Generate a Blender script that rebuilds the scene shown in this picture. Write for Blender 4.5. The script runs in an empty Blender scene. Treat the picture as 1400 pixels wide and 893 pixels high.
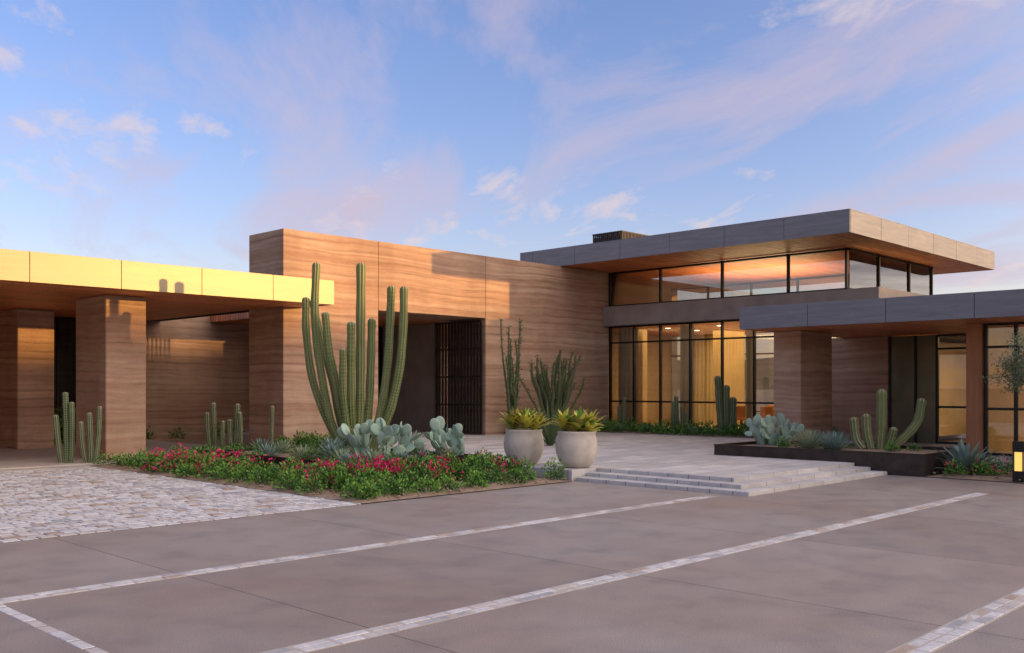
import bpy, math, random
from mathutils import Vector, Matrix, noise as mn
random.seed(7)
S=bpy.context.scene
R=random.random
def U(a,b): return a+(b-a)*R()

# ---------------------------------------------------------------- materials
def newmat(name):
    m=bpy.data.materials.new(name); m.use_nodes=True
    nt=m.node_tree; b=nt.nodes['Principled BSDF']
    return m,nt,b
def N(nt,t,**k):
    n=nt.nodes.new(t)
    for a,v in k.items(): setattr(n,a,v)
    return n
def L(nt,a,b): nt.links.new(a,b)
def ramp(nt,fac,stops):
    r=N(nt,'ShaderNodeValToRGB')
    e=r.color_ramp.elements
    while len(e)<len(stops): e.new(0.5)
    for i,(p,c) in enumerate(stops):
        e[i].position=p; e[i].color=(*c,1)
    L(nt,fac,r.inputs['Fac']); return r.outputs['Color']
def objco(nt): return N(nt,'ShaderNodeTexCoord').outputs['Object']
def mapping(nt,co,scale,rot=(0,0,0),loc=(0,0,0)):
    m=N(nt,'ShaderNodeMapping'); m.inputs['Scale'].default_value=scale
    m.inputs['Rotation'].default_value=rot; m.inputs['Location'].default_value=loc
    L(nt,co,m.inputs['Vector']); return m.outputs['Vector']
def noise(nt,co,scale,detail=4,rough=.55,dist=0):
    n=N(nt,'ShaderNodeTexNoise'); n.inputs['Scale'].default_value=scale
    n.inputs['Detail'].default_value=detail; n.inputs['Roughness'].default_value=rough
    n.inputs['Distortion'].default_value=dist
    L(nt,co,n.inputs['Vector']); return n.outputs['Fac']
def mixc(nt,fac,a,b,mode='MIX'):
    m=N(nt,'ShaderNodeMix',data_type='RGBA',blend_type=mode)
    for s,v in ((0,fac),(6,a),(7,b)):
        if hasattr(v,'links'): L(nt,v,m.inputs[s])
        else: m.inputs[s].default_value = v if s==0 else (*v,1)
    return m.outputs[2]
def math_(nt,op,a,b=None):
    m=N(nt,'ShaderNodeMath',operation=op)
    for i,v in ((0,a),(1,b)):
        if v is None: continue
        if hasattr(v,'links'): L(nt,v,m.inputs[i])
        else: m.inputs[i].default_value=v
    return m.outputs[0]
def bump(nt,b,h,strength=.3,dist=.02):
    n=N(nt,'ShaderNodeBump'); n.inputs['Strength'].default_value=strength
    n.inputs['Distance'].default_value=dist
    L(nt,h,n.inputs['Height']); L(nt,n.outputs['Normal'],b.inputs['Normal'])

def mat_mottle(name,c1,c2,scale=3,rough=.8,bs=.2,bscale=40,metal=0,spec=.3,stretch=(1,1,1)):
    m,nt,b=newmat(name); co=objco(nt)
    co2=mapping(nt,co,stretch)
    f=noise(nt,co2,scale,5)
    c=ramp(nt,f,[(.3,c1),(.7,c2)])
    L(nt,c,b.inputs['Base Color']); b.inputs['Roughness'].default_value=rough
    b.inputs['Metallic'].default_value=metal; b.inputs['Specular IOR Level'].default_value=spec
    if bs: bump(nt,b,noise(nt,co,bscale,3),bs,.01)
    return m

def mat_rammed():
    m,nt,b=newmat('rammed_earth'); co=objco(nt)
    sx=N(nt,'ShaderNodeSeparateXYZ'); L(nt,co,sx.inputs[0])
    w1=noise(nt,mapping(nt,co,(.22,.22,.3)),1.0,2)
    w2=noise(nt,mapping(nt,co,(1,1,.5)),1.1,3)
    z=math_(nt,'ADD',sx.outputs['Z'],math_(nt,'MULTIPLY',w1,.34))
    z=math_(nt,'ADD',z,math_(nt,'MULTIPLY',w2,.09))
    def lay(kxy,kz,det):
        cx=N(nt,'ShaderNodeCombineXYZ')
        L(nt,math_(nt,'MULTIPLY',sx.outputs['X'],kxy),cx.inputs[0])
        L(nt,math_(nt,'MULTIPLY',sx.outputs['Y'],kxy),cx.inputs[1])
        L(nt,math_(nt,'MULTIPLY',z,kz),cx.inputs[2])
        return noise(nt,cx.outputs[0],1,det)
    a=lay(.05,1.9,2); bb=lay(2.2,10,5)
    c=ramp(nt,a,[(.28,(.37,.215,.135)),(.40,(.48,.31,.205)),(.46,(.405,.245,.16)),(.50,(.44,.28,.185)),(.55,(.53,.36,.245)),(.6,(.44,.275,.18)),(.72,(.54,.38,.265))])
    c=mixc(nt,1,c,ramp(nt,bb,[(.3,(.87,.85,.84)),(.5,(.98,.98,.98)),(.68,(1.05,1.04,1.02))]),'MULTIPLY')
    fr=math_(nt,'FRACT',math_(nt,'MULTIPLY',z,4.2))
    gr=noise(nt,co,34,6,.85)
    amp=noise(nt,mapping(nt,co,(.3,.3,1.2)),1.2,3)
    lift=ramp(nt,math_(nt,'ADD',fr,math_(nt,'MULTIPLY',math_(nt,'SUBTRACT',gr,.5),.7)),[(0,(.66,.62,.60)),(.10,(.78,.75,.73)),(.42,(1,1,1)),(.93,(1.06,1.06,1.05)),(1.0,(.86,.84,.82))])
    c=mixc(nt,ramp(nt,amp,[(.38,(.05,.05,.05)),(.6,(1,1,1))]),c,mixc(nt,1,c,lift,'MULTIPLY'))
    c=mixc(nt,1,c,ramp(nt,gr,[(.3,(.72,.72,.72)),(.6,(1.07,1.07,1.07))]),'MULTIPLY')
    st=noise(nt,mapping(nt,co,(.8,.8,.25)),1.1,4)
    c=mixc(nt,1,c,ramp(nt,st,[(.3,(.82,.81,.81)),(.6,(1.03,1.03,1.03))]),'MULTIPLY')
    L(nt,c,b.inputs['Base Color']); b.inputs['Roughness'].default_value=.92
    b.inputs['Specular IOR Level'].default_value=.15
    h=math_(nt,'ADD',math_(nt,'MULTIPLY',bb,.5),math_(nt,'MULTIPLY',gr,.9))
    bump(nt,b,h,.5,.03)
    return m
def mat_zinc(name,k,metal,tint):
    m,nt,b=newmat(name); co=objco(nt)
    f=noise(nt,mapping(nt,co,(.5,.5,5)),2.0,6,.65,.4)
    g=noise(nt,co,.8,3)
    T=lambda v:tuple(v*k*t for t in tint)
    c=ramp(nt,f,[(.3,T(.16)),(.55,T(.23)),(.75,T(.30))])
    c=mixc(nt,math_(nt,'MULTIPLY',g,.35),c,T(.2))
    L(nt,c,b.inputs['Base Color']); b.inputs['Metallic'].default_value=metal
    L(nt,math_(nt,'ADD',.34,math_(nt,'MULTIPLY',f,.25)),b.inputs['Roughness'])
    bump(nt,b,f,.12,.01); return m
def mat_wood():
    m,nt,b=newmat('cedar_soffit'); co=objco(nt)
    br=N(nt,'ShaderNodeTexBrick'); br.offset=.37
    L(nt,co,br.inputs['Vector']); br.inputs['Scale'].default_value=1
    br.inputs['Brick Width'].default_value=2.8; br.inputs['Row Height'].default_value=.17
    br.inputs['Mortar Size'].default_value=.013; br.inputs['Bias'].default_value=-.1
    br.inputs['Color1'].default_value=(.80,.27,.09,1); br.inputs['Color2'].default_value=(.50,.155,.05,1)
    br.inputs['Mortar'].default_value=(.05,.02,.012,1)
    g=noise(nt,mapping(nt,co,(1.5,22,22)),1.5,4)
    c=mixc(nt,1,br.outputs['Color'],ramp(nt,g,[(.3,(.7,.68,.65)),(.65,(1.1,1.1,1.1))]),'MULTIPLY')
    L(nt,c,b.inputs['Base Color']); b.inputs['Roughness'].default_value=.5
    return m
def mat_drive():
    m,nt,b=newmat('driveway_concrete'); co=objco(nt)
    f=noise(nt,co,.22,5,.6,.5); g=noise(nt,co,1.7,6,.65); h=noise(nt,co,90,4,.8)
    c=ramp(nt,f,[(.32,(.325,.25,.205)),(.5,(.34,.285,.25)),(.7,(.365,.325,.295))])
    c=mixc(nt,1,c,ramp(nt,g,[(.25,(.74,.74,.75)),(.5,(.97,.97,.97)),(.75,(1.09,1.08,1.08))]),'MULTIPLY')
    c=mixc(nt,1,c,ramp(nt,h,[(.3,(.48,.48,.48)),(.65,(1.24,1.24,1.24))]),'MULTIPLY')
    sx=N(nt,'ShaderNodeSeparateXYZ'); L(nt,co,sx.inputs[0])
    bx=math_(nt,'DIVIDE',math_(nt,'SUBTRACT',sx.outputs['X'],4.4),3.05); by=math_(nt,'DIVIDE',math_(nt,'SUBTRACT',sx.outputs['Y'],2.6),3.05)
    wn=N(nt,'ShaderNodeTexWhiteNoise',noise_dimensions='2D'); cc=N(nt,'ShaderNodeCombineXYZ')
    L(nt,math_(nt,'FLOOR',bx),cc.inputs[0]); L(nt,math_(nt,'FLOOR',by),cc.inputs[1]); L(nt,cc.outputs[0],wn.inputs['Vector'])
    c=mixc(nt,1,c,ramp(nt,wn.outputs['Value'],[(0,(.91,.90,.90)),(1,(1.05,1.05,1.06))]),'MULTIPLY')
    j=math_(nt,'LESS_THAN',math_(nt,'FRACT',bx),.0045)
    c=mixc(nt,math_(nt,'MULTIPLY',j,.75),c,(.07,.055,.05))
    L(nt,c,b.inputs['Base Color'])
    L(nt,ramp(nt,g,[(.3,(.45,.45,.45)),(.7,(.7,.7,.7))]),b.inputs['Roughness'])
    hh=math_(nt,'SUBTRACT',math_(nt,'MULTIPLY',h,.5),j)
    bump(nt,b,hh,.5,.006); b.inputs['Specular IOR Level'].default_value=.3
    return m
def mat_tile():
    m,nt,b=newmat('travertine_paving'); co=objco(nt)
    br=N(nt,'ShaderNodeTexBrick'); br.offset=.4
    L(nt,co,br.inputs['Vector']); br.inputs['Scale'].default_value=1
    br.inputs['Brick Width'].default_value=.9; br.inputs['Row Height'].default_value=.45
    br.inputs['Mortar Size'].default_value=.008
    br.inputs['Color1'].default_value=(.68,.66,.63,1); br.inputs['Color2'].default_value=(.49,.475,.455,1)
    br.inputs['Mortar'].default_value=(.17,.155,.15,1)
    g=noise(nt,co,2.2,6,.65); h=noise(nt,co,40,4)
    c=mixc(nt,1,br.outputs['Color'],ramp(nt,g,[(.3,(.8,.8,.82)),(.7,(1.12,1.1,1.08))]),'MULTIPLY')
    c=mixc(nt,1,c,ramp(nt,h,[(.35,(.85,.85,.85)),(.6,(1,1,1))]),'MULTIPLY')
    L(nt,c,b.inputs['Base Color']); b.inputs['Roughness'].default_value=.6
    bump(nt,b,h,.25,.006); return m
def mat_leaf(name,c1,c2,scale=6,trans=.0,rough=.5):
    m,nt,b=newmat(name); co=objco(nt)
    f=noise(nt,co,scale,4,.7)
    c=ramp(nt,f,[(.3,c1),(.7,c2)])
    L(nt,c,b.inputs['Base Color']); b.inputs['Roughness'].default_value=rough
    b.inputs['Specular IOR Level'].default_value=.3
    return m
def mat_glass(name,tint=(.9,.92,.9),ior=1.6,rough=.0):
    m,nt,b=newmat(name); nt.nodes.remove(b)
    o=nt.nodes['Material Output']
    t=N(nt,'ShaderNodeBsdfTransparent'); t.inputs[0].default_value=(*tint,1)
    g=N(nt,'ShaderNodeBsdfGlossy'); g.inputs['Roughness'].default_value=rough
    f=N(nt,'ShaderNodeFresnel'); f.inputs['IOR'].default_value=ior
    mx=N(nt,'ShaderNodeMixShader')
    L(nt,math_(nt,'MULTIPLY',f.outputs[0],1.6),mx.inputs[0]); L(nt,t.outputs[0],mx.inputs[1]); L(nt,g.outputs[0],mx.inputs[2])
    L(nt,mx.outputs[0],o.inputs[0]); return m
def mat_emit(name,col,st):
    m,nt,b=newmat(name); b.inputs['Base Color'].default_value=(*col,1)
    b.inputs['Emission Color'].default_value=(*col,1); b.inputs['Emission Strength'].default_value=st
    return m
def mat_cobble(name,c1,c2):
    m,nt,b=newmat(name); co=objco(nt)
    g0=noise(nt,co,3.5,3,.6)
    c=ramp(nt,g0,[(.35,c1),(.65,c2)])
    g=noise(nt,co,22,5,.75)
    c=mixc(nt,1,c,ramp(nt,g,[(.3,(.74,.74,.76)),(.65,(1.08,1.08,1.08))]),'MULTIPLY')
    L(nt,c,b.inputs['Base Color']); b.inputs['Roughness'].default_value=.6
    bump(nt,b,g,.4,.008); return m

M_ram=mat_rammed(); M_zinc=mat_zinc('weathered_zinc',.84,.45,(.98,.97,1.04)); M_zinc_sunlit=mat_zinc('sunlit_zinc',1.0,.45,(1.18,.98,.62))  # canopy copy of the zinc has its golden sun sheen put into the colour
M_wood=mat_wood(); M_drive=mat_drive(); M_tile=mat_tile()
COBS=[mat_cobble('cobble_stone_white',(.54,.52,.51),(.68,.66,.65)),mat_cobble('cobble_stone_cream',(.48,.43,.39),(.60,.55,.51)),
      mat_cobble('cobble_stone_gray',(.35,.34,.35),(.47,.46,.46)),mat_cobble('cobble_stone_tan',(.38,.28,.21),(.49,.38,.30))]
M_soil=mat_mottle('desert_gravel',(.24,.16,.11),(.38,.28,.20),8,.95,.6,60)
M_conc=mat_mottle('cast_concrete',(.24,.205,.175),(.33,.28,.24),1.5,.8,.2,50)
M_floor=mat_mottle('porch_concrete',(.42,.37,.32),(.51,.45,.39),1.5,.7,.15,50)
M_black=mat_mottle('bronze_frame',(.012,.011,.01),(.022,.02,.018),3,.4,0,metal=.3)
M_gate=mat_mottle('blackened_steel_gate',(.035,.03,.027),(.06,.052,.046),3,.4,0,metal=.5)
M_steel=mat_mottle('dark_steel_planter',(.035,.026,.022),(.07,.05,.042),4,.5,.15,30,metal=.4)
M_glass=mat_glass('window_glass')
M_glass2=mat_glass('tinted_glass',(.35,.36,.34),1.45)
M_plaster=mat_mottle('warm_plaster',(.42,.30,.18),(.52,.38,.24),1.2,.85,.1,30)
M_dark=mat_mottle('shadow_gap',(.02,.015,.012),(.03,.022,.018),3,.9,0)
M_gap=mat_mottle('earth_joint',(.16,.10,.07),(.22,.14,.10),3,.9,0)
M_curtain=mat_mottle('linen_curtain',(.45,.36,.24),(.6,.5,.34),1,.9,.6,12,stretch=(20,20,.3))
M_pot=mat_mottle('pot_ceramic',(.47,.41,.34),(.62,.55,.46),5,.75,.25,35)
M_cact=mat_leaf('cactus_green',(.125,.16,.05),(.19,.225,.075),4)
M_ridge=mat_leaf('cactus_spines',(.40,.38,.24),(.52,.48,.32),30)
M_cact2=mat_leaf('cactus_dark_green',(.06,.10,.04),(.11,.16,.06),5)
M_pad=mat_leaf('prickly_pear_pad',(.25,.37,.28),(.37,.49,.38),5)
M_agave=mat_leaf('agave_blue',(.15,.23,.20),(.26,.35,.30),4)
M_yucca=mat_leaf('yucca_green',(.22,.30,.17),(.40,.46,.29),6)
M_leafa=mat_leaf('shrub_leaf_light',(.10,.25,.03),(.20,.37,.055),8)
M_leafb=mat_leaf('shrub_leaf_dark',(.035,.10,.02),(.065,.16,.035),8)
M_flow=mat_leaf('bougainvillea_bract',(.52,.015,.08),(.74,.03,.17),10)
M_croton=mat_leaf('bromeliad_yellow',(.50,.50,.06),(.68,.60,.10),10)
M_cred=mat_leaf('bromeliad_bronze',(.30,.15,.05),(.28,.34,.06),10)
M_bark=mat_mottle('bark',(.07,.055,.04),(.14,.11,.08),12,.95,.5,40)
M_olive=mat_leaf('olive_leaf',(.12,.16,.09),(.24,.28,.17),8)
M_orange=mat_mottle('leather_seat',(.42,.14,.04),(.5,.18,.06),5,.5,0)
M_hill=mat_mottle('hill_scrub',(.10,.08,.05),(.18,.14,.09),.05,.95,0)
M_lamp=mat_emit('lamp_glass',(1,.62,.14),.9)
M_down=mat_emit('downlight_glow',(1,.8,.5),8)
M_stalk=mat_leaf('euphorbia_stem',(.07,.09,.04),(.13,.14,.065),10)

# ---------------------------------------------------------------- mesh builder
class MB:
    def __init__(s): s.v=[];s.f=[];s.m=[]
    def add(s,vs,fs,mi=0):
        b=len(s.v); s.v+=[tuple(x) for x in vs]
        for f in fs: s.f.append(tuple(i+b for i in f))
        s.m+=([mi]*len(fs) if isinstance(mi,int) else mi)
    def box(s,x0,x1,y0,y1,z0,z1,mi=0,bv=0):
        if bv<=0:
            vs=[(x,y,z) for z in(z0,z1) for (x,y) in((x0,y0),(x1,y0),(x1,y1),(x0,y1))]
            s.add(vs,[(3,2,1,0),(4,5,6,7),(0,1,5,4),(1,2,6,5),(2,3,7,6),(3,0,4,7)],mi)
        else:
            b=bv
            def ring(i,z): return [(x0+b+i,y0+i,z),(x1-b-i,y0+i,z),(x1-i,y0+b+i,z),(x1-i,y1-b-i,z),(x1-b-i,y1-i,z),(x0+b+i,y1-i,z),(x0+i,y1-b-i,z),(x0+i,y0+b+i,z)]
            vs=ring(b,z0)+ring(0,z0+b)+ring(0,z1-b)+ring(b,z1)
            fs=[tuple(range(7,-1,-1)),tuple(range(24,32))]
            for k in range(3):
                for i in range(8):
                    j=(i+1)%8; fs.append((k*8+i,k*8+j,k*8+8+j,k*8+8+i))
            s.add(vs,fs,mi)
    def obox(s,c,ax,hx,hy,z0,z1,mi=0):
        ax=Vector(ax).normalized(); ay=Vector((-ax.y,ax.x)); c=Vector(c)
        ps=[c-ax*hx-ay*hy,c+ax*hx-ay*hy,c+ax*hx+ay*hy,c-ax*hx+ay*hy]
        vs=[(p.x,p.y,z) for z in(z0,z1) for p in ps]
        s.add(vs,[(3,2,1,0),(4,5,6,7),(0,1,5,4),(1,2,6,5),(2,3,7,6),(3,0,4,7)],mi)
    def tube(s,path,rad,seg=8,rib=0,amp=.15,mi=0,mr=None,tip=True):
        pts=[Vector(p) for p in path]
        n=len(pts); rings=[]
        for i,p in enumerate(pts):
            t=(pts[min(i+1,n-1)]-pts[max(i-1,0)]).normalized()
            x=t.cross(Vector((0,1,.01)));
            if x.length<.05: x=t.cross(Vector((1,0,0)))
            x.normalize(); y=t.cross(x)
            r=rad(i/(n-1)) if callable(rad) else rad
            rings.append([p+(x*math.cos(2*math.pi*k/seg)+y*math.sin(2*math.pi*k/seg))*r*(1+(amp*(1 if k%(seg//rib)==0 else (-1 if k%(seg//rib)==(seg//rib)//2 else 0)) if rib else 0)) for k in range(seg)])
        vs=[v for r in rings for v in r]; fs=[];ms=[]
        for i in range(n-1):
            for k in range(seg):
                k2=(k+1)%seg
                fs.append((i*seg+k,i*seg+k2,(i+1)*seg+k2,(i+1)*seg+k)); 
                ms.append(mi)
        fs.append(tuple((n-1)*seg+k for k in range(seg))); ms.append(mi)
        s.add(vs,fs,ms)
        if rib and mr is not None:
            st=seg//rib
            for k in range(0,seg,st):
                for i in range(n-1):
                    a=rings[i][k]; b=rings[i+1][k]
                    o=(a-pts[i]).normalized(); sd=(b-a).cross(o).normalized()*.008
                    m_=int(max(1,(b-a).length/.05))
                    for q in range(m_):
                        c=a.lerp(b,(q+.5)/m_)+o*.002
                        up=(b-a).normalized()
                        s.add([c-sd*1.1-up*.014,c+sd*1.1-up*.014,c+sd+up*.014+o*.010,c-sd+up*.014+o*.010],[(0,1,2,3)],mr)
    def ell(s,c,axes,seg=12,rg=7,mi=0):
        c=Vector(c); vs=[c-axes[2]]; fs=[]
        for j in range(1,rg):
            ph=math.pi*j/rg-math.pi/2
            for k in range(seg):
                a=2*math.pi*k/seg
                vs.append(c+axes[0]*math.cos(a)*math.cos(ph)+axes[1]*math.sin(a)*math.cos(ph)+axes[2]*math.sin(ph))
        vs.append(c+axes[2]); last=len(vs)-1
        for k in range(seg):
            k2=(k+1)%seg
            fs.append((0,1+k2,1+k)); fs.append((last,1+(rg-2)*seg+k,1+(rg-2)*seg+k2))
            for j in range(rg-2): fs.append((1+j*seg+k,1+j*seg+k2,1+(j+1)*seg+k2,1+(j+1)*seg+k))
        s.add(vs,fs,mi)
    def leaf(s,p,d,l,w,mi=0,fold=.25):
        d=d.normalized(); sd=d.cross(Vector((U(-1,1),U(-1,1),U(-1,1))))
        if sd.length<.1: sd=d.cross(Vector((0,0,1)))
        sd.normalize(); n=d.cross(sd)
        s.add([p,p+d*l*.5+sd*w*.5+n*w*fold,p+d*l,p+d*l*.5-sd*w*.5+n*w*fold],[(0,1,2),(0,2,3)],mi)
    def blade(s,p,az,el,l,w,mi=0,droop=.5,n=6,thick=.25):
        pos=Vector(p); e=el; h=Vector((math.cos(az),math.sin(az),0)); sd=Vector((-h.y,h.x,0))
        vs=[];fs=[]
        for i in range(n+1):
            t=i/n; ww=w*(.65+.5*math.sin(min(t*2.2,1.57)))*(1-t**2.2)*.5+.001
            up=Vector((0,0,1))*math.cos(e)-h*math.sin(e)
            vs+=[pos+sd*ww+up*ww*thick*2,pos-up*ww*.1,pos-sd*ww+up*ww*thick*2]
            pos=pos+(h*math.cos(e)+Vector((0,0,1))*math.sin(e))*(l/n); e-=droop/n
        for i in range(n):
            a=i*3; fs+=[(a,a+1,a+4,a+3),(a+1,a+2,a+5,a+4)]
        s.add(vs,fs,mi)
    def done(s,name,mats,parent=None,smooth=False,loc=None):
        me=bpy.data.meshes.new(name); 
        me.from_pydata(s.v,[],s.f)
        for m in mats: me.materials.append(m)
        me.polygons.foreach_set('material_index',s.m)
        if smooth: me.polygons.foreach_set('use_smooth',[True]*len(s.f))
        me.update()
        o=bpy.data.objects.new(name,me); S.collection.objects.link(o)
        if parent: o.parent=parent
        return o
def empty(name):
    e=bpy.data.objects.new(name,None); S.collection.objects.link(e); return e
def smooth_path(cp,n=22):
    pts=[Vector(p) for p in cp]; P=[pts[0]*2-pts[1]]+pts+[pts[-1]*2-pts[-2]]; out=[]
    segs=len(pts)-1
    for i in range(n+1):
        t=i/n*segs; k=min(int(t),segs-1); t-=k
        a,b,c,d=P[k:k+4]
        out.append(.5*((2*b)+(-a+c)*t+(2*a-5*b+4*c-d)*t*t+(-a+3*b-3*c+d)*t**3))
    return out
LV=Vector((.697,-.717,0)); DV=Vector((.717,.697,0))

# ---------------------------------------------------------------- ground
g=MB(); g.box(-1500,1500,-1500,1500,-1,-.02); g.done('ground',[M_soil])
g=MB(); g.box(-18,19.58,-18,11.95,-.3,0); g.done('driveway',[M_drive])
def cobpick(): 
    r=R(); return 0 if r<.5 else 1 if r<.77 else 2 if r<.93 else 3
def stones(mb,x0,x1,y0,y1,lx,ly,z0,h,gap=.012,alongx=True,jit=.3):
    y=y0
    while y<y1-.03:
        w=min(ly*U(.95,1.05),y1-y); x=x0-U(0,lx)*(0 if (y1-y0)<.4 else 1)
        if y1-(y+w)<.04: w=y1-y
        while x<x1-.03:
            l=min(lx*U(1-jit,1+jit),x1-x); xa=max(x,x0)
            if x+l-xa>.03:
                hz=z0+h+U(-.003,.003)
                c=.008; a0,a1,b0,b1=xa+gap/2,x+l-gap/2,y+gap/2,y+w-gap/2
                j=lambda:U(-.003,.003)
                q=[(a0+j(),b0+j()),(a1+j(),b0+j()),(a1+j(),b1+j()),(a0+j(),b1+j())]
                cx=(a0+a1)/2; cy=(b0+b1)/2
                vs=[(p[0],p[1],z0) for p in q]+[(p[0],p[1],hz-c) for p in q]+[(p[0]+(cx-p[0])*.11,p[1]+(cy-p[1])*.12,hz+U(-.0015,.0015)) for p in q]
                fs=[(0,1,5,4),(1,2,6,5),(2,3,7,6),(3,0,4,7),(4,5,9,8),(5,6,10,9),(6,7,11,10),(7,4,8,11),(8,9,10,11)]
                if not alongx: vs=[(v[1],v[0],v[2]) for v in vs]; fs=[f[::-1] for f in fs]
                mb.add(vs,fs,cobpick())
            x+=l
        y+=w
SM=COBS+[M_floor]
for (xe,yc) in ((13.7,8.715),(17.3,5.645),(17.3,2.605)):
    st=MB(); st.box(-8,xe,yc-.115,yc+.115,0.0008,.003,4)
    stones(st,-8,xe,yc-.105,yc+.105,.27,.105,-.01,.016)
    st.done('stone_strip',SM)
st=MB(); stones(st,-12,8.58,2.66,2.77,.3,.12,-.01,.015,alongx=False); st.done('stone_strip',SM)
cb=MB(); cb.box(-4,9.0,11.97,21.9,-.3,0.001,4); stones(cb,-4,9.0,11.97,21.9,.22,.19,-.03,.042,gap=.022,jit=.18)
cb.done('cobblestone_court',COBS+[mat_mottle('grout_sand',(.15,.125,.11),(.22,.19,.16),10,.95,.2,80)])
p=MB(); p.box(-14,14.4,22.3,31.4,-.2,.06); p.box(-14,8.9,21.92,22.3,-.2,.03); p.done('carport_pavement',[M_floor])

def bedmesh(x0,x1,y0,y1,z,amp,name,step=.22):
    b=MB(); nx=int((x1-x0)/step)+1; ny=int((y1-y0)/step)+1; vs=[];fs=[]
    for j in range(ny+1):
        for i in range(nx+1):
            x=x0+(x1-x0)*i/nx; y=y0+(y1-y0)*j/ny
            e=min(1,min(x-x0,x1-x,y-y0,y1-y)/.4)
            vs.append((x,y,z+amp*e*(.6+mn.noise(Vector((x*1.3,y*1.3,0))))))
    for j in range(ny):
        for i in range(nx):
            a=j*(nx+1)+i; fs.append((a,a+1,a+nx+2,a+nx+1))
    b.add(vs,fs,0)
    for _ in range(int((x1-x0)*(y1-y0)*14)):
        x=U(x0,x1);y=U(y0,y1);r=U(.012,.035)
        b.ell((x,y,z+amp*.6+r*.2),[Vector((r*U(.8,1.4),0,0)),Vector((0,r,0)),Vector((0,0,r*.7))],6,4,0)
    return b.done(name,[M_soil])
bedmesh(9.02,14.02,11.98,22.28,.01,.06,'planting_bed')
bedmesh(19.62,22.3,-5,7.5,.01,.08,'planting_bed')
bedmesh(26.8,28.85,13.0,22.9,.215,.04,'planting_bed')
bedmesh(23.0,26.8,21.6,22.9,.215,.04,'planting_bed')

t=MB()
t.box(14.1,19.6,8.25,12.0,-.2,.07,0,.006)
t.box(14.45,19.6,8.6,12.0,-.2,.14,0,.006)
t.box(14.8,19.6,8.95,12.05,-.2,.21,0,.006)
t.box(14.05,29,12.05,23.0,-.2,.21,0,.006)
t.box(22.22,29,-5,12.05,-.2,.208)
t.box(17,29,23.0,31.4,-.2,.205)
t.done('entry_terrace',[M_tile])

# ---------------------------------------------------------------- house
house=empty('desert_house')
WT=6.2
w=MB()
b=.012
w.box(14.6,17.892,23,24.8,-.1,WT,0,b)
w.box(17.900,22.392,23,24.8,4.12,WT,0,b)
w.box(22.400,28.98,23,24.8,-.1,WT,0,b)
w.box(14.7,17.8,23.03,24.7,4.2,WT-.05,1); w.box(17.8,28.9,23.03,24.7,4.2,WT-.05,1)
w.done('rammed_earth_entry_wall',[M_ram,M_gap],house)
b=.02
w=MB()
for (x,y) in ((9.7,23),(9.7,28.9),(2.0,23),(2.0,28.9),(-5,23)):
    w.box(x,x+1.0,y,y+1.8,-.1,4.035,0,b)
w.box(12.4,29,31.5,32.2,-.1,4.6,0,b)
w.box(-12,10.6,31.5,32.2,-.1,4.6,0,b)
w.done('rammed_earth_columns',[M_ram],house)
w=MB()
for x in (10.65,11.2,11.8,12.36): w.box(x-.03,x+.03,31.55,31.62,.05,4.2)
for z in (.08,3.2,4.05): w.box(10.6,12.4,31.53,31.64,z-.03,z+.03)
w.done('carport_window_frame',[M_black],house)
w=MB(); w.box(10.6,12.4,31.58,31.60,.05,4.05); w.done('carport_window_glass',[M_glass2],house)
w=MB(); w.box(9,15,35,35.3,0,4.6); w.box(9,15,32.2,35.3,4.1,4.5); w.done('carport_back_room',[M_conc],house)

def fascia(mb,axis,const,a0,a1,z0,z1,first,step,out,th=.05):
    e=[a0]; a=first
    while a<a1-.05:
        if a>a0+.05: e.append(a)
        a+=step
    e.append(a1)
    for i in range(len(e)-1):
        p,q=e[i]+.006,e[i+1]-.006
        lo,hi=(const-th,const) if out<0 else (const,const+th)
        d=U(-.003,.003); lo+=d; hi+=d
        if axis=='x': mb.box(p,q,lo,hi,z0,z1,0,.003)
        else: mb.box(lo,hi,p,q,z0,z1,0,.003)
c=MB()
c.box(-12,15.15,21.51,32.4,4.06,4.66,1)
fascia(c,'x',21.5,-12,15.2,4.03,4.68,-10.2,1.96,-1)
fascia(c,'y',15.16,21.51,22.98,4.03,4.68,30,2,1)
c.done('carport_canopy',[M_zinc_sunlit,M_dark],house)
c=MB(); c.box(-12,14.58,21.55,31.48,4.04,4.055); c.box(14.58,15.12,21.55,22.98,4.04,4.055); c.done('carport_soffit',[M_wood],house)

SZ=6.21; TZ=6.86
c=MB()
c.box(26.26,38.34,12.16,25.0,SZ+.03,TZ-.03,1)
fascia(c,'y',26.25,12.1,25.05,SZ,TZ,14.15,2.05,-1)
fascia(c,'x',12.15,26.25,38.4,SZ,TZ,28.3,2.05,-1)
fascia(c,'y',38.35,12.15,25.05,SZ,TZ,14.15,2.05,1)
c.box(26.2,38.4,12.1,25.05,TZ+.001,TZ+.02,0)
c.done('pavilion_roof',[M_zinc,M_dark],house)
c=MB(); c.box(26.27,38.33,12.17,24.98,SZ+.008,SZ+.028); c.done('pavilion_soffit',[M_wood],house)
c=MB()
c.box(30.3,32.5,23.4,24.8,6.88,7.86,0)
c.box(30.25,32.55,23.35,24.85,7.50,7.55,1)
for i in range(24):
    x=30.28+i*.095; c.box(x,x+.05,23.35,23.40,7.55,7.98,1)
for i in range(15):
    y=23.38+i*.1; c.box(30.25,30.30,y,y+.05,7.55,7.98,1)
c.box(30.24,32.56,23.34,24.86,7.98,8.02,1)
c.done('roof_vent',[M_zinc,M_gate],house)
c=MB()
c.box(28.6,36.2,12.3,22.98,4.13,4.86,0,.01)
c.box(28.98,36.2,22.98,24.9,4.13,4.86)
c.done('concrete_band',[M_conc],house)

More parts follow.
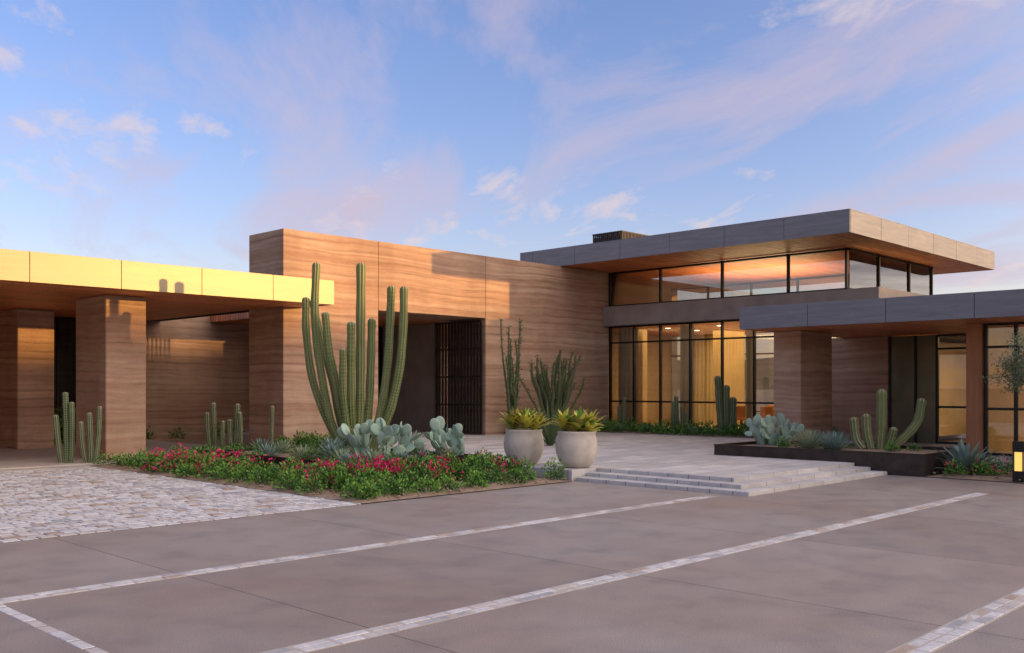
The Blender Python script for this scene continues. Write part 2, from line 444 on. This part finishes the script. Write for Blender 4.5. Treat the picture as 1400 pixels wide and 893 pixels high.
fr=MB(); gl=MB()
def vm(x,y,z0,z1,t=.035,d=.06): fr.box(x-d,x+d,y-t,y+t,z0,z1)
for y in (22.94,20.6,18.0,15.5,13.5): vm(29,y,4.86,6.2)
for z in (4.9,6.16): fr.box(28.95,29.05,13.44,22.97,z-.035,z+.035)
gl.box(28.99,29.01,13.5,22.95,4.86,6.2)
ys=[22.94,21.8,20.6,19.3,18.0,16.75,15.5,14.3,13.4]
for y in ys: vm(29,y,.2,4.13,.03)
for z in (.26,1.28,3.5,4.1): fr.box(28.95,29.05,12.6,22.97,z-.03,z+.03)
gl.box(28.99,29.01,12.6,22.95,.2,4.13)
for x in (31.2,33.7,35.75): fr.box(x-.035,x+.035,13.38,13.5,4.86,6.2)
for z in (4.9,6.16): fr.box(29.06,35.75,13.4,13.49,z-.034,z+.034)
gl.box(29.07,35.7,13.435,13.455,4.86,6.2)
for y in (14.5,16.6,18.7,20.8,22.9): fr.box(35.70,35.80,y-.035,y+.035,.2,6.2)
for z in (.26,3.2,4.09,4.9,6.16): fr.box(35.71,35.79,13.5,24.8,z-.03,z+.03)
gl.box(35.74,35.76,13.5,24.8,.2,4.1); gl.box(35.74,35.76,13.5,24.8,4.86,6.2)
fr.done('window_frames',[M_black],house); gl.done('window_panes',[M_glass],house)
c=MB()
c.box(29.05,36.2,24.8,25.0,.2,6.2,0)
c.box(29.05,36,12.3,12.5,.2,4.12,0)
c.box(32.5,34.2,20.2,20.6,.21,4.12,0)
c.box(31.2,32.2,14.6,14.9,.21,4.12,0)
c.box(30.2,30.5,22.3,22.9,.21,4.12,0)
c.done('interior_walls',[M_plaster],house)
c=MB(); c.box(29.02,36.2,12.52,24.8,.0,.214); c.done('interior_floor',[M_floor],house)
c=MB(); c.box(29.1,35.7,13.6,24.7,4.08,4.125); c.done('interior_ceiling',[M_wood],house)
c=MB()
def curtain(x,y0,y1,z0,z1):
    n=int(abs(y1-y0)/.04); vs=[];fs=[]
    for i in range(n+1):
        y=y0+(y1-y0)*i/n; dx=.05*math.sin(i*1.3)+.015*math.sin(i*3.1)
        vs+=[(x+dx,y,z0),(x+dx*.8,y,z1)]
    for i in range(n): fs.append((2*i,2*i+2,2*i+3,2*i+1))
    c.add(vs,fs,0)
for (a,bb) in ((21.9,22.8),(19.4,20.0),(16.9,17.3),(15.0,15.4),(13.2,13.7)): curtain(29.35,a,bb,.22,4.07)
for (a,bb) in ((14,15.2),(22,24)): curtain(35.4,a,bb,.22,4.07)
c.done('curtain',[M_curtain],house)
c=MB()
for x in (30.6,32.6,34.6):
    for y in (14.5,16.8,19.1,21.4): c.box(x-.07,x+.07,y-.07,y+.07,4.065,4.078)
c.done('ceiling_downlights',[M_down],house)

tb=MB(); tb.box(30.9,31.9,15.6,18.6,.92,.97,0,.01)
for x in (31.0,31.8):
    for y in (15.75,18.45): tb.box(x-.035,x+.035,y-.035,y+.035,.21,.92)
tb.done('dining_table',[M_bark])
for k,(x,y,s) in enumerate([(30.45,16.0,-1),(30.45,17.0,-1),(30.45,18.0,-1),(32.35,16.0,1),(32.35,17.0,1),(32.35,18.0,1)]):
    ch=MB(); ch.box(x-.24,x+.24,y-.24,y+.24,.63,.71,0,.02)
    ch.box(x+s*.2-.03,x+s*.2+.03,y-.24,y+.24,.72,1.15,0,.02)
    for dx in(-.2,.2):
        for dy in(-.2,.2): ch.box(x+dx-.015,x+dx+.015,y+dy-.015,y+dy+.015,.21,.63,1)
    for dy in (-.25,.25): ch.box(x-.2,x+.2,y+dy-.015,y+dy+.015,.86,.89,1)
    ch.done('dining_chair',[M_orange,M_black])

c=MB()
c.box(22.06,28.58,-6,13.1,3.34,3.86,1)
fascia(c,'y',22.05,-6,13.15,3.31,3.88,-4.35,1.95,-1)
fascia(c,'x',13.11,22.06,28.58,3.31,3.88,24,1.95,1)
c.box(28.6,40,-6,12.28,3.34,3.86,1)
c.done('guest_canopy',[M_zinc,M_dark],house)
c=MB(); c.box(22.07,28.55,-6,13.08,3.318,3.336); c.done('guest_soffit',[M_wood],house)
c=MB()
c.box(23.5,25.3,12.2,13.0,.1,3.315,0,b)
c.box(28.0,28.5,11.75,14.0,.1,3.317,0,b)
c.box(28.5,29.0,12.3,13.0,.1,4.12,0)
c.done('rammed_earth_porch_wall',[M_ram],house)
fr=MB(); gl=MB()
for y in (11.7,10.95,10.35,9.2,8.6,7.9): fr.box(27.95,28.05,y-.035,y+.035,.2,3.3)
for z in (.24,1.25,2.9,3.28): fr.box(27.96,28.04,7.9,10.35,z-.03,z+.03)
gl.box(27.99,28.01,7.9,10.35,.2,3.3)
for y in (7.75,7.1,6.3,5.5,4,2.5,1,-1): fr.box(23.95,24.05,y-.035,y+.035,.2,3.3)
for z in (.24,1.3,2.75,3.28): fr.box(23.96,24.04,-4,7.75,z-.03,z+.03)
gl.box(23.99,24.01,-4,7.75,.2,3.3)
fr.done('guest_window_frames',[M_black],house); gl.done('guest_window_panes',[M_glass],house)
c=MB(); c.box(27.98,28.02,10.35,11.7,.2,3.3); c.box(27.9,28.1,7.7,7.88,.2,3.31)
c.done('bronze_door_panel',[mat_mottle('bronze_panel',(.13,.12,.075),(.20,.18,.11),1.2,.35,0,metal=.5)],house)
c=MB(); c.box(23.85,24.15,7.8,8.15,.2,3.31); c.done('cedar_post',[mat_mottle('cedar_cladding',(.30,.12,.05),(.42,.18,.08),2,.6,.1,30,stretch=(8,8,.6))],house)
c=MB(); c.box(24.15,27.9,7.78,7.86,.2,3.3,0); c.box(36,36.2,-5,12.2,.2,1.0,0); c.box(28.1,36,11.9,12.2,.2,3.3,0)
for y in (-4,-1,2,5,8,11): c.box(36,36.2,y,y+.5,1.0,3.3,0)
c.box(26.5,26.7,-4,5.6,.21,3.3)
c.done('guest_interior_walls',[M_plaster],house)

c=MB(); c.box(17,29,24.81,31.48,4.13,4.4); c.done('vestibule_ceiling',[M_wood],house)
c=MB(); c.box(22.9,23.2,26.2,31.45,.2,4.12); c.box(19.3,20.2,29.0,29.4,.2,4.12); c.done('vestibule_wall',[M_conc],house)
c=MB()
for x in (20.3,21.5,22.8): c.box(x-.04,x+.04,29.1,29.2,.2,4.1)
for z in (.25,3.2,4.08): c.box(20.3,22.8,29.1,29.2,z-.04,z+.04)
c.done('vestibule_frame',[M_black],house)

def gate(hx,hy,dx,dy,Lg,name):
    gm=MB(); d=Vector((dx,dy)).normalized(); z0,z1=.24,4.06
    n=int(Lg/.15)
    for i in range(n+1):
        s=.03+(Lg-.06)*i/n; c=(hx+d.x*s,hy+d.y*s)
        wd=.04 if 0<i<n else .05
        gm.obox(c,d,wd,.014,z0,z1)
    for z in (z0,z0+.95,z0+1.9,z0+2.85,z1-.06):
        gm.obox((hx+d.x*Lg/2,hy+d.y*Lg/2),d,Lg/2,.032,z,z+.055)
    return gm.done(name,[M_gate,M_steel])
gate(22.30,23.1,-.04,1,2.2,'entry_gate')
gate(17.99,23.3,.55,1,2.2,'entry_gate')

def planter(x0,x1,y0,y1,z1,name,soilz):
    p=MB(); t=.02
    p.box(x0,x1,y0,y0+t,-.05,z1); p.box(x0,x1,y1-t,y1,-.05,z1)
    p.box(x0,x0+t,y0+t,y1-t,-.05,z1); p.box(x1-t,x1,y0+t,y1-t,-.05,z1)
    p.box(x0-.015,x1+.015,y0-.015,y0+.04,z1+.001,z1+.02); p.box(x0-.015,x1+.015,y1-.04,y1+.015,z1+.001,z1+.02)
    p.box(x0-.015,x0+.04,y0+.04,y1-.04,z1+.001,z1+.02); p.box(x1-.04,x1+.015,y0+.04,y1-.04,z1+.001,z1+.02)
    p.box(x0+t,x1-t,y0+t,y1-t,0,soilz,1)
    return p.done(name,[M_steel,M_soil])
planter(10.6,13.9,14.6,19.8,.38,'steel_planter',.34)
planter(19.62,22.2,7.5,12.4,.44,'steel_planter',.39)

# ---------------------------------------------------------------- cacti
def cactus(name,base,arms,ppm,px0,mats=(M_cact,M_ridge)):
    c=MB(); B=Vector(base)
    for pts,r,dp in arms:
        n=len(pts); cp=[]
        for i,(lx,z) in enumerate(pts):
            k=i/(n-1)
            cp.append(Vector((B.x,B.y,0))+LV*lx+DV*dp*k**.6+Vector((0,0,z)))
        path=smooth_path(cp,30)
        tdir=(path[-1]-path[-3]).normalized()
        path+= [path[-1]+tdir*r*q for q in (.35,.62,.82,.93)]
        m=len(path)
        rr=[]
        for i in range(m):
            e=i-(m-5)
            f={1:.93,2:.75,3:.48,4:.15}.get(e,1.0) if e>0 else 1
            rr.append(r*f*(.8+.2*min(1,i/6))*(1+.05*math.sin(i*.9+r*70)))
        c.tube(path,lambda t:rr[int(round(t*(m-1)))],seg=36,rib=9,amp=.16,mi=0,mr=1)
    return c.done(name,list(mats),smooth=True)
def px(l):
    return [(a/100,b/100) for a,b in l]
A=[(px([(-25,36),(-60,90),(-100,190),(-117,300),(-119,378)]),.075,.25),
   (px([(-20,36),(-58,110),(-82,240),(-92,340),(-88,452)]),.078,-.1),
   (px([(-15,36),(-40,100),(-62,200),(-90,300),(-108,375)]),.07,.5),
   (px([(-12,36),(-28,110),(-45,200),(-58,270),(-64,340)]),.075,-.3),
   (px([(5,36),(8,150),(9,300),(10,452)]),.088,0),
   (px([(-6,36),(-8,120),(-8,220),(-6,318)]),.08,-.35),
   (px([(12,36),(24,120),(28,220),(30,330)]),.08,.3),
   (px([(22,36),(52,120),(68,230),(74,330),(77,402)]),.08,.1),
   (px([(28,36),(70,110),(96,210),(106,310),(108,398)]),.08,-.15),
   (px([(18,36),(58,100),(82,180),(95,260),(98,325)]),.07,.4),
   (px([(-4,36),(-16,90),(-24,180),(-22,260)]),.065,-.5)]
cactus('organ_pipe_cactus',(13.0,17.5,0),A,0,0)
cactus('totem_pole_cactus',(21.55,9.35,0),[
 (px([(10,38),(14,90),(15,168)]),.095,0),
 (px([(-10,38),(-16,75),(-17,112)]),.085,.1),
 (px([(28,38),(60,62),(92,100),(102,148)]),.085,-.1),
 (px([(-28,38),(-38,60),(-42,104)]),.08,.2),
 (px([(22,38),(30,60),(34,84)]),.07,-.2)],0,0)
def fence_post(name,x,y,z,hs,r=.055,sp=.17):
    arms=[]
    for i,h in enumerate(hs):
        lx=(i-(len(hs)-1)/2)*sp+U(-.03,.03)
        arms.append(([(lx*.7,z),(lx,z+h*.5),(lx*1.1+U(-.03,.03),z+h)],r*U(.85,1.1),U(-.2,.2)))
    return cactus(name,(x,y,0),arms,0,0,(M_cact2,M_ridge))
fence_post('fence_post_cactus',8.75,22.9,.02,[1.1,1.62,1.4],.06,.16)
fence_post('fence_post_cactus',9.15,22.5,.02,[.95,1.15,1.3],.05,.14)
fence_post('fence_post_cactus',12.1,22.1,.03,[1.1,1.35,.9],.05,.15)
fence_post('fence_post_cactus',12.75,22.3,.03,[.9,1.3,1.1],.05,.15)
fence_post('fence_post_cactus',13.75,22.2,.03,[1.25],.045,.15)
fence_post('fence_post_cactus',27.5,16.9,.2,[1.9,1.6,1.2],.09,.2)
fence_post('fence_post_cactus',27.7,18.9,.2,[1.1,1.25,.9,.7],.06,.17)
fence_post('fence_post_cactus',27.9,21.6,.2,[.9,1.2],.05,.17)
fence_post('fence_post_cactus',27.6,14.9,.2,[1.1,.8],.05,.17)

def prickly(name,x,y,z,n,spread,size,seed):
    random.seed(seed); c=MB()
    def pad(base,d,s,lvl):
        d=d.normalized(); 
        sd=d.cross(Vector((U(-1,1),U(-1,1),U(-.4,.4))))
        if sd.length<.2: sd=d.cross(Vector((1,0,0)))
        sd.normalize(); nn=d.cross(sd)
        cc=base+d*s*.95
        c.ell(cc,[sd*s*.76,nn*s*.12,d*s],16,10,0)
        for _ in range(30):
            a=U(0,6.28);rr=math.sqrt(R())*.85
            q=cc+sd*s*.74*rr*math.cos(a)+d*s*rr*math.sin(a); side=1 if R()<.5 else -1
            off=nn*s*.12*math.sqrt(max(0,1-rr*rr))*side*1.04
            k=.006; q=q+off
            c.add([q-sd*k,q+d*k,q+sd*k,q-d*k],[(0,1,2,3)],1)
        if lvl>0:
            for _ in range(random.choice([1,2,2,3])):
                a=U(-1.15,1.15)
                nd=(d*math.cos(a)+sd*math.sin(a)+nn*U(-.35,.35)+Vector((0,0,.35)))
                q=cc+d*s*.85*math.cos(a)+sd*s*.62*math.sin(a)
                pad(q,nd,s*U(.72,.95),lvl-1)
    for i in range(n):
        a=2*math.pi*i/n+U(-.4,.4); r=U(.1,.45)*spread
        pad(Vector((x+math.cos(a)*r,y+math.sin(a)*r,z-.04)),Vector((math.cos(a)*.4,math.sin(a)*.4,1)),size*U(.8,1.1),2)
    return c.done(name,[M_pad,M_ridge],smooth=True)
prickly('prickly_pear_cactus',12.2,15.6,.34,10,1.15,.19,3)
prickly('prickly_pear_cactus',13.5,14.95,.34,6,.6,.18,5)
prickly('prickly_pear_cactus',21.4,11.8,.4,9,1.3,.18,9)
random.seed(21)

def agave(name,x,y,z,r,n,w,mat,droop=.5,emin=.15,emax=1.45):
    a=MB()
    for i in range(n):
        t=i/n; az=i*2.39996+U(-.1,.1); el=emin+(emax-emin)*t**.9+U(-.06,.06)
        a.blade((x+.03*math.cos(az),y+.03*math.sin(az),z),az,el,r*U(.85,1.08)*(1-.25*t),w,0,droop*(1-.6*t),7)
    return a.done(name,[mat],smooth=True)
agave('agave_plant',20.6,7.05,.05,.9,36,.15,M_agave,.3,.2)
agave('agave_plant',20.5,5.4,.05,.6,30,.1,M_agave,.3,.2)
agave('agave_plant',21.6,6.2,.05,.6,30,.1,M_agave,.3,.2)
agave('yucca_plant',20.5,10.45,.4,.62,150,.022,M_yucca,.15,.05)
agave('yucca_plant',20.35,9.75,.4,.6,150,.022,M_agave,.15,.05)
agave('yucca_plant',21.9,10.9,.4,.5,90,.022,M_agave,.2,.05)
for (x,y,r) in ((13.55,14.85,.3),(12.7,14.85,.3),(12.2,14.9,.25),(11.5,14.9,.36),(11.1,15.4,.38),(13.6,16.2,.42),(11.0,16.6,.4),(12.6,16.9,.38),(13.6,17.6,.4),(10.95,17.8,.4),(11.7,16.4,.36),(13.3,18.6,.4),(11.8,18.6,.4),(10.9,14.95,.3)):
    agave('yucca_plant',x,y,.33,r*1.1,60,.03,M_yucca if R()<.6 else M_agave,.2,.05)
agave('yucca_plant',12.9,12.9,.05,.34,60,.03,M_yucca,.2,.05)
agave('yucca_plant',13.6,13.7,.05,.38,60,.03,M_agave,.2,.05)
agave('agave_plant',13.4,22.15,.05,.62,26,.07,M_agave,.1,.5)
agave('agave_plant',12.3,17.4,.34,.55,28,.09,M_agave,.2,.3)
agave('agave_plant',11.3,16.0,.34,.5,28,.09,M_agave,.2,.3)
for (x,y) in ((27.2,14.2),(27.3,15.9),(27.1,17.9),(27.4,20.1),(27.3,21.2)):
    agave('agave_plant',x,y,.22,.42,26,.06,M_agave,.2,.2)

def mound(mb,x,y,z,r,h,n,ll,lw,pick):
    for _ in range(n):
        a=U(0,6.283); c=U(0,1); rr=(R()**.45)
        sn=math.sqrt(1-c*c)
        nrm=Vector((math.cos(a)*sn,math.sin(a)*sn,c))
        lump=1+.28*mn.noise(Vector((x*3+nrm.x*2.2,y*3+nrm.y*2.2,nrm.z*2.2)))
        p=Vector((x+nrm.x*r*rr*lump,y+nrm.y*r*rr*lump,z+nrm.z*h*rr*lump+.01))
        d=nrm+Vector((U(-.8,.8),U(-.8,.8),U(-.3,.9)))
        mb.leaf(p,d,ll*U(.6,1.2),lw*U(.7,1.2),pick(rr))
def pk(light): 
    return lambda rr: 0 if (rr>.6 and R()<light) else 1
s=MB()
for row,(v0,dv) in enumerate(((12.35,.12),(12.85,.18),(13.4,.2),(13.95,.2))):
    x=9.35+.2*row
    while x<13.95:
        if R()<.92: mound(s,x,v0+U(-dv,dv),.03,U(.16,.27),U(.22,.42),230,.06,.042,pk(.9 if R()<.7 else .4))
        x+=U(.44,.70)
y=12.5
while y<22:
    for x0 in (9.3,9.75,10.2):
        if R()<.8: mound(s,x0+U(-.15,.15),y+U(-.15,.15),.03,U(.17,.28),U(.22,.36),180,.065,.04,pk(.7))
    y+=U(.42,.6)
for _ in range(40):
    mound(s,U(10.2,14),U(20,22.1),.03,U(.15,.28),U(.2,.38),140,.065,.04,pk(.4))
for _ in range(26):
    mound(s,U(14.0,16.9),U(22.2,22.85),.2,U(.15,.28),U(.2,.4),140,.065,.04,pk(.4))
for _ in range(30):
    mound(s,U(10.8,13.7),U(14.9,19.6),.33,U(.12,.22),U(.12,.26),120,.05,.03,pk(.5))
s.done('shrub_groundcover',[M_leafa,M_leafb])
# bougainvillea: flower trusses gathered into small loose clusters
s=MB()
def boug(x,y,z,r,h,n,thr):
    for _ in range(n):
        a=U(0,6.283); c=U(0,1); rr=(R()**.45); sn=math.sqrt(1-c*c)
        nrm=Vector((math.cos(a)*sn,math.sin(a)*sn,c))
        p=Vector((x+nrm.x*r*rr,y+nrm.y*r*rr,z+nrm.z*h*rr+.01))
        f=mn.noise(Vector((p.x*3.2,p.y*3.2,p.z*3+9)))+.5*mn.noise(Vector((p.x*.9,p.y*.9,4)))
        d=nrm+Vector((U(-.8,.8),U(-.8,.8),U(-.3,.9)))
        mi=2 if (rr>.6 and f>thr and R()<.8) else (0 if R()<.5 else 1)
        s.leaf(p,d,.065*U(.6,1.2),.05*U(.7,1.2),mi)
for _ in range(52): boug(U(9.7,13.6),U(12.9,14.45),.08,U(.22,.36),U(.32,.48),230,.16)
for _ in range(42): boug(U(9.3,10.6),U(13.6,20.5),.06,U(.22,.36),U(.32,.46),220,.06)
s.done('bougainvillea_groundcover',[M_leafa,M_leafb,M_flow])
def bpk(fl): return lambda rr: 2 if (rr>.65 and R()<fl) else (0 if R()<.5 else 1)
s=MB()
y=13.2
while y<22.6:
    for x0 in (27.0,27.6,28.2):
        mound(s,x0+U(-.2,.2),y,.22,U(.2,.32),U(.25,.5),150,.09,.05,pk(.5))
    y+=U(.4,.6)
for _ in range(10): mound(s,U(23.2,26.8),U(21.8,22.7),.22,U(.2,.3),U(.25,.45),140,.09,.05,pk(.4))
for _ in range(10): mound(s,U(20,22),U(7.8,12.1),.39,U(.12,.2),U(.1,.2),100,.06,.035,pk(.5))
s.done('border_shrubs',[M_leafa,M_leafb])
s=MB()
for _ in range(60):
    x=U(19.8,22.1); y=U(-3,7.3)
    mound(s,x,y,.05,U(.18,.28),U(.25,.42),170,.07,.04,bpk(.25 if x>20.3 else .05))
s.done('shrub_groundcover',[M_leafa,M_leafb,M_flow])
s=MB()
for _ in range(14): mound(s,U(10.8,12.3),U(30.2,31.2),.06,U(.2,.35),U(.4,1.3),160,.1,.05,pk(.4))
for _ in range(10): mound(s,U(12.5,18),U(30.4,31.2),.06,U(.2,.35),U(.3,.5),120,.1,.05,pk(.3))
s.done('courtyard_shrubs',[M_leafa,M_leafb])

def pot(x,y,seed):
    random.seed(seed)
    e=empty('planter_pot'); e.location=(x,y,.21)
    prof=[(0,0),(.22,0),(.27,.02),(.36,.14),(.412,.30),(.42,.44),(.40,.58),(.375,.66),(.385,.69),(.385,.72),(.355,.725),(.34,.70),(.335,.62),(0,.62)]
    p=MB(); seg=48; vs=[];fs=[]
    for r,z in prof:
        for k in range(seg): vs.append((r*math.cos(k*2*math.pi/seg),r*math.sin(k*2*math.pi/seg),z))
    for i in range(len(prof)-1):
        for k in range(seg):
            k2=(k+1)%seg; fs.append((i*seg+k,i*seg+k2,(i+1)*seg+k2,(i+1)*seg+k))
    p.add(vs,fs,[1 if i>=len(prof)-2 else 0 for i in range(len(prof)-1) for k in range(seg)])
    o=p.done('pot_body',[M_pot,M_soil],e,smooth=True)
    l=MB()
    for (ox,oy) in ((0,0),(.24,.12),(-.22,.14),(.05,-.26),(-.16,-.2),(.22,-.17),(-.02,.26)):
        zz=U(.66,.80)
        for i in range(22):
            t=i/22; az=i*2.4+U(-.2,.2)
            l.blade((ox,oy,zz),az,.6+.85*t+U(-.15,.15),U(.32,.5),.12,random.choice([0,0,0,1,2]),.9*(1-.5*t),5,.2)
    l.done('bromeliad_leaves',[M_croton,M_cred,M_leafa],e,smooth=True)
pot(14.62,12.42,1); pot(14.5,13.75,2)

def euph(name,x,y,z,n,hmax,spread,seed,leafy=True,r=.028):
    random.seed(seed); e=MB()
    for i in range(n):
        az=i*2.4; sp=spread*U(.3,1); h=hmax*U(.55,1)
        pts=[Vector((x,y,z))]
        for k in range(1,7):
            t=k/6
            pts.append(Vector((x+math.cos(az)*sp*t**.8+U(-.07,.07),y+math.sin(az)*sp*t**.8*.6+U(-.05,.05),z+h*t)))
        path=smooth_path(pts,18); rr=r*U(.7,1.2)
        e.tube(path,lambda t:rr*(1-.45*t),seg=6,mi=0)
        if leafy:
            for q in path[3:]:
                for _ in range(9):
                    d=Vector((U(-1,1),U(-1,1),U(-.1,1)))
                    e.leaf(q+Vector((U(-.03,.03),U(-.03,.03),U(-.06,.06))),d,U(.05,.12),.035,1)
    return e.done(name,[M_stalk,M_cact2])
euph('euphorbia_shrub',20.8,20.2,.2,12,3.6,.5,4,True,.035)
euph('euphorbia_shrub',23.6,21.0,.2,34,2.9,1.5,6,True,.055)
agave('yucca_plant',19.6,17.6,.2,1.9,44,.05,M_cact2,.9,.5)
euph('vestibule_plant',21.2,28.3,.2,10,2.2,.5,11)

random.seed(33)
tr=MB(); T=Vector((19.95,5.3,0))
def limb(a,b,r0,r1):
    m=a.lerp(b,.5)+Vector((U(-.08,.08),U(-.08,.08),0))
    tr.tube(smooth_path([a,m,b],8),lambda t:r0+(r1-r0)*t,seg=8,mi=0)
top=T+Vector((0,-.05,1.5)); limb(T,top,.08,.06)
for i in range(11):
    az=i*.63+U(-.2,.2); e1=top+Vector((math.cos(az)*U(.45,.85),math.sin(az)*U(.45,.85),U(.3,1.1)))
    limb(top,e1,.035,.016)
    for j in range(5):
        e2=e1+Vector((U(-.42,.42),U(-.42,.42),U(-.3,.4))); limb(e1,e2,.012,.005)
        for k in range(140):
            t=U(.2,1.15); p=e1.lerp(e2,t)+Vector((U(-.15,.15),U(-.15,.15),U(-.14,.14)))
            tr.leaf(p,Vector((U(-1,1),U(-1,1),U(-.8,1))),U(.05,.085),.02,1 if R()<.6 else 2)
tr.done('olive_tree',[M_bark,M_olive,M_cact2])

bl=empty('bollard_light')
c=MB(); x,y=19.75,5.78
c.box(x-.1,x+.1,y-.1,y+.1,0,.22,0,.006); c.box(x-.1,x+.1,y-.1,y+.1,.58,.78,0,.006)
for sx in(-1,1):
    for sy in(-1,1): c.box(x+sx*.085-.012,x+sx*.085+.012,y+sy*.085-.012,y+sy*.085+.012,.22,.58)
c.done('bollard_body',[M_black],bl)
c=MB(); c.box(x-.07,x+.07,y-.07,y+.07,.221,.579); c.done('bollard_lens',[M_lamp],bl)

def ridge(name,cx,cy,dx,dy,half,depth,hf,n=90):
    d=Vector((dx,dy,0)).normalized(); q=Vector((-d.y,d.x,0)); h=MB(); vs=[];fs=[]; rows=10
    for i in range(n+1):
        s=-half+2*half*i/n
        for j in range(rows+1):
            t=j/rows*2-1; prof=max(0,math.cos(t*math.pi/2))**1.2
            p=Vector((cx,cy,0))+d*s+q*t*depth
            z=hf(s)*prof+(mn.noise(p*.06)*.5*prof if abs(t)>.15 else 0)
            vs.append((p.x,p.y,z-.3))
    for i in range(n):
        for j in range(rows):
            a=i*(rows+1)+j; fs.append((a,a+rows+1,a+rows+2,a+1))
    h.add(vs,fs,0); return h.done(name,[M_hill],smooth=True)
SD=Vector((.494,-.869,0)).normalized()
ridge('sun_blocking_ridge',20+SD.x*150,23+SD.y*150,.869,.494,230,45,lambda s:13.9+.5*mn.noise(Vector((s*.09,0,0)))+.9*mn.noise(Vector((s*.02,5,0)))-max(0,abs(s)-120)*.08)  # unseen ridge added behind the camera to keep sun off the lower walls
ridge('distant_hills',700,650,-.69,.71,1200,120,lambda s:28+22*mn.noise(Vector((s*.006,2,0))),160)

# ---------------------------------------------------------------- light
EL=math.radians(3.7); AZ=math.atan2(.494,-.869)
sun=bpy.data.lights.new('sun','SUN'); sun.energy=5; sun.angle=math.radians(.5); sun.color=(1,.56,.17)
so=bpy.data.objects.new('sun',sun); S.collection.objects.link(so)
dirv=Vector((-.494*math.cos(EL),.869*math.cos(EL),-math.sin(EL)))
so.rotation_euler=dirv.to_track_quat('-Z','Y').to_euler()
def area(name,x,y,z,sx,sy,e,col=(1,.64,.25)):
    l=bpy.data.lights.new(name,'AREA'); l.shape='RECTANGLE'; l.size=sx; l.size_y=sy; l.energy=e; l.color=col
    o=bpy.data.objects.new(name,l); S.collection.objects.link(o); o.location=(x,y,z)
area('dining_room_light',32.3,18.5,4.04,5,8,600)
area('guest_room_light',31,8,3.25,5,5,280)
area('guest_hall_light',25.6,2,3.25,1.5,6,150)
ul=bpy.data.lights.new('clerestory_uplight','AREA'); ul.size=4; ul.energy=330; ul.color=(1,.7,.38)
uo=bpy.data.objects.new('clerestory_uplight',ul); S.collection.objects.link(uo); uo.location=(32.5,18.5,4.95); uo.rotation_euler=(math.pi,0,0)

W=bpy.data.worlds.new('World'); S.world=W; W.use_nodes=True; nt=W.node_tree
bg=nt.nodes['Background']
sky=N(nt,'ShaderNodeTexSky'); sky.sky_type='NISHITA'; sky.sun_disc=False
sky.sun_elevation=EL; sky.sun_rotation=AZ; sky.air_density=1.0; sky.dust_density=.6; sky.ozone_density=2.5
tc=N(nt,'ShaderNodeTexCoord'); sp=N(nt,'ShaderNodeSeparateXYZ'); L(nt,tc.outputs['Generated'],sp.inputs[0])
zc=math_(nt,'MAXIMUM',sp.outputs['Z'],0)
base=mixc(nt,1,sky.outputs[0],(1.06,.84,1.06),'MULTIPLY')
hz=math_(nt,'POWER',math_(nt,'SUBTRACT',1,zc),8)
base=mixc(nt,hz,base,(.56,.34,.24),'ADD')
vd=N(nt,'ShaderNodeVectorMath',operation='DOT_PRODUCT'); L(nt,tc.outputs['Generated'],vd.inputs[0])
gd=Vector((.494,-.869,.7)).normalized(); vd.inputs[1].default_value=gd
gl_=math_(nt,'POWER',math_(nt,'MAXIMUM',vd.outputs['Value'],0),3.2)
base=mixc(nt,gl_,base,(7.0,5.7,4.1),'ADD')  # warm lobe added to the sky, out of view, as soft fill
zz=math_(nt,'ADD',zc,.13)
cx=N(nt,'ShaderNodeCombineXYZ'); L(nt,math_(nt,'DIVIDE',sp.outputs['X'],zz),cx.inputs[0]); L(nt,math_(nt,'DIVIDE',sp.outputs['Y'],zz),cx.inputs[1])
q=mapping(nt,cx.outputs[0],(1.0,1.0,1),(0,0,math.radians(33)))
n1=noise(nt,mapping(nt,q,(2.0,.75,1),(0,0,0),(1.3,.6,0)),1.0,12,.62,.5)
n2=noise(nt,mapping(nt,q,(1,1,1),(0,0,0),(.4,2.1,0)),.55,2)
d1=math_(nt,'ADD',n1,math_(nt,'MULTIPLY',math_(nt,'SUBTRACT',n2,.5),.6))
veil=ramp(nt,d1,[(.46,(0,0,0)),(.58,(.42,.42,.42)),(.74,(.85,.85,.85))])
n3=noise(nt,mapping(nt,q,(3.2,1.5,1),(0,0,0),(5.3,2.2,0)),1.6,10,.62,.35)
n4=noise(nt,mapping(nt,q,(1,1,1),(0,0,0),(7.4,3.1,0)),.7,2)
d3=math_(nt,'ADD',n3,math_(nt,'MULTIPLY',math_(nt,'SUBTRACT',n4,.5),.9))
puff=ramp(nt,d3,[(.57,(0,0,0)),(.68,(.5,.5,.5)),(.80,(.9,.9,.9))])
col=mixc(nt,veil,base,(1.28,1.06,1.28))
col=mixc(nt,puff,col,(1.65,1.34,1.34))
L(nt,col,bg.inputs['Color']); bg.inputs['Strength'].default_value=.5

cam=bpy.data.cameras.new('camera'); cam.sensor_width=36; cam.lens=33.74; cam.shift_y=.0596
cam.clip_end=5000; cam.clip_start=.1
co=bpy.data.objects.new('camera',cam); S.collection.objects.link(co)
co.location=(0,0,1.8); co.rotation_euler=(math.radians(90),0,math.radians(-45.81)); S.camera=co
S.view_settings.view_transform='Standard'; S.view_settings.look='None'; S.view_settings.exposure=0
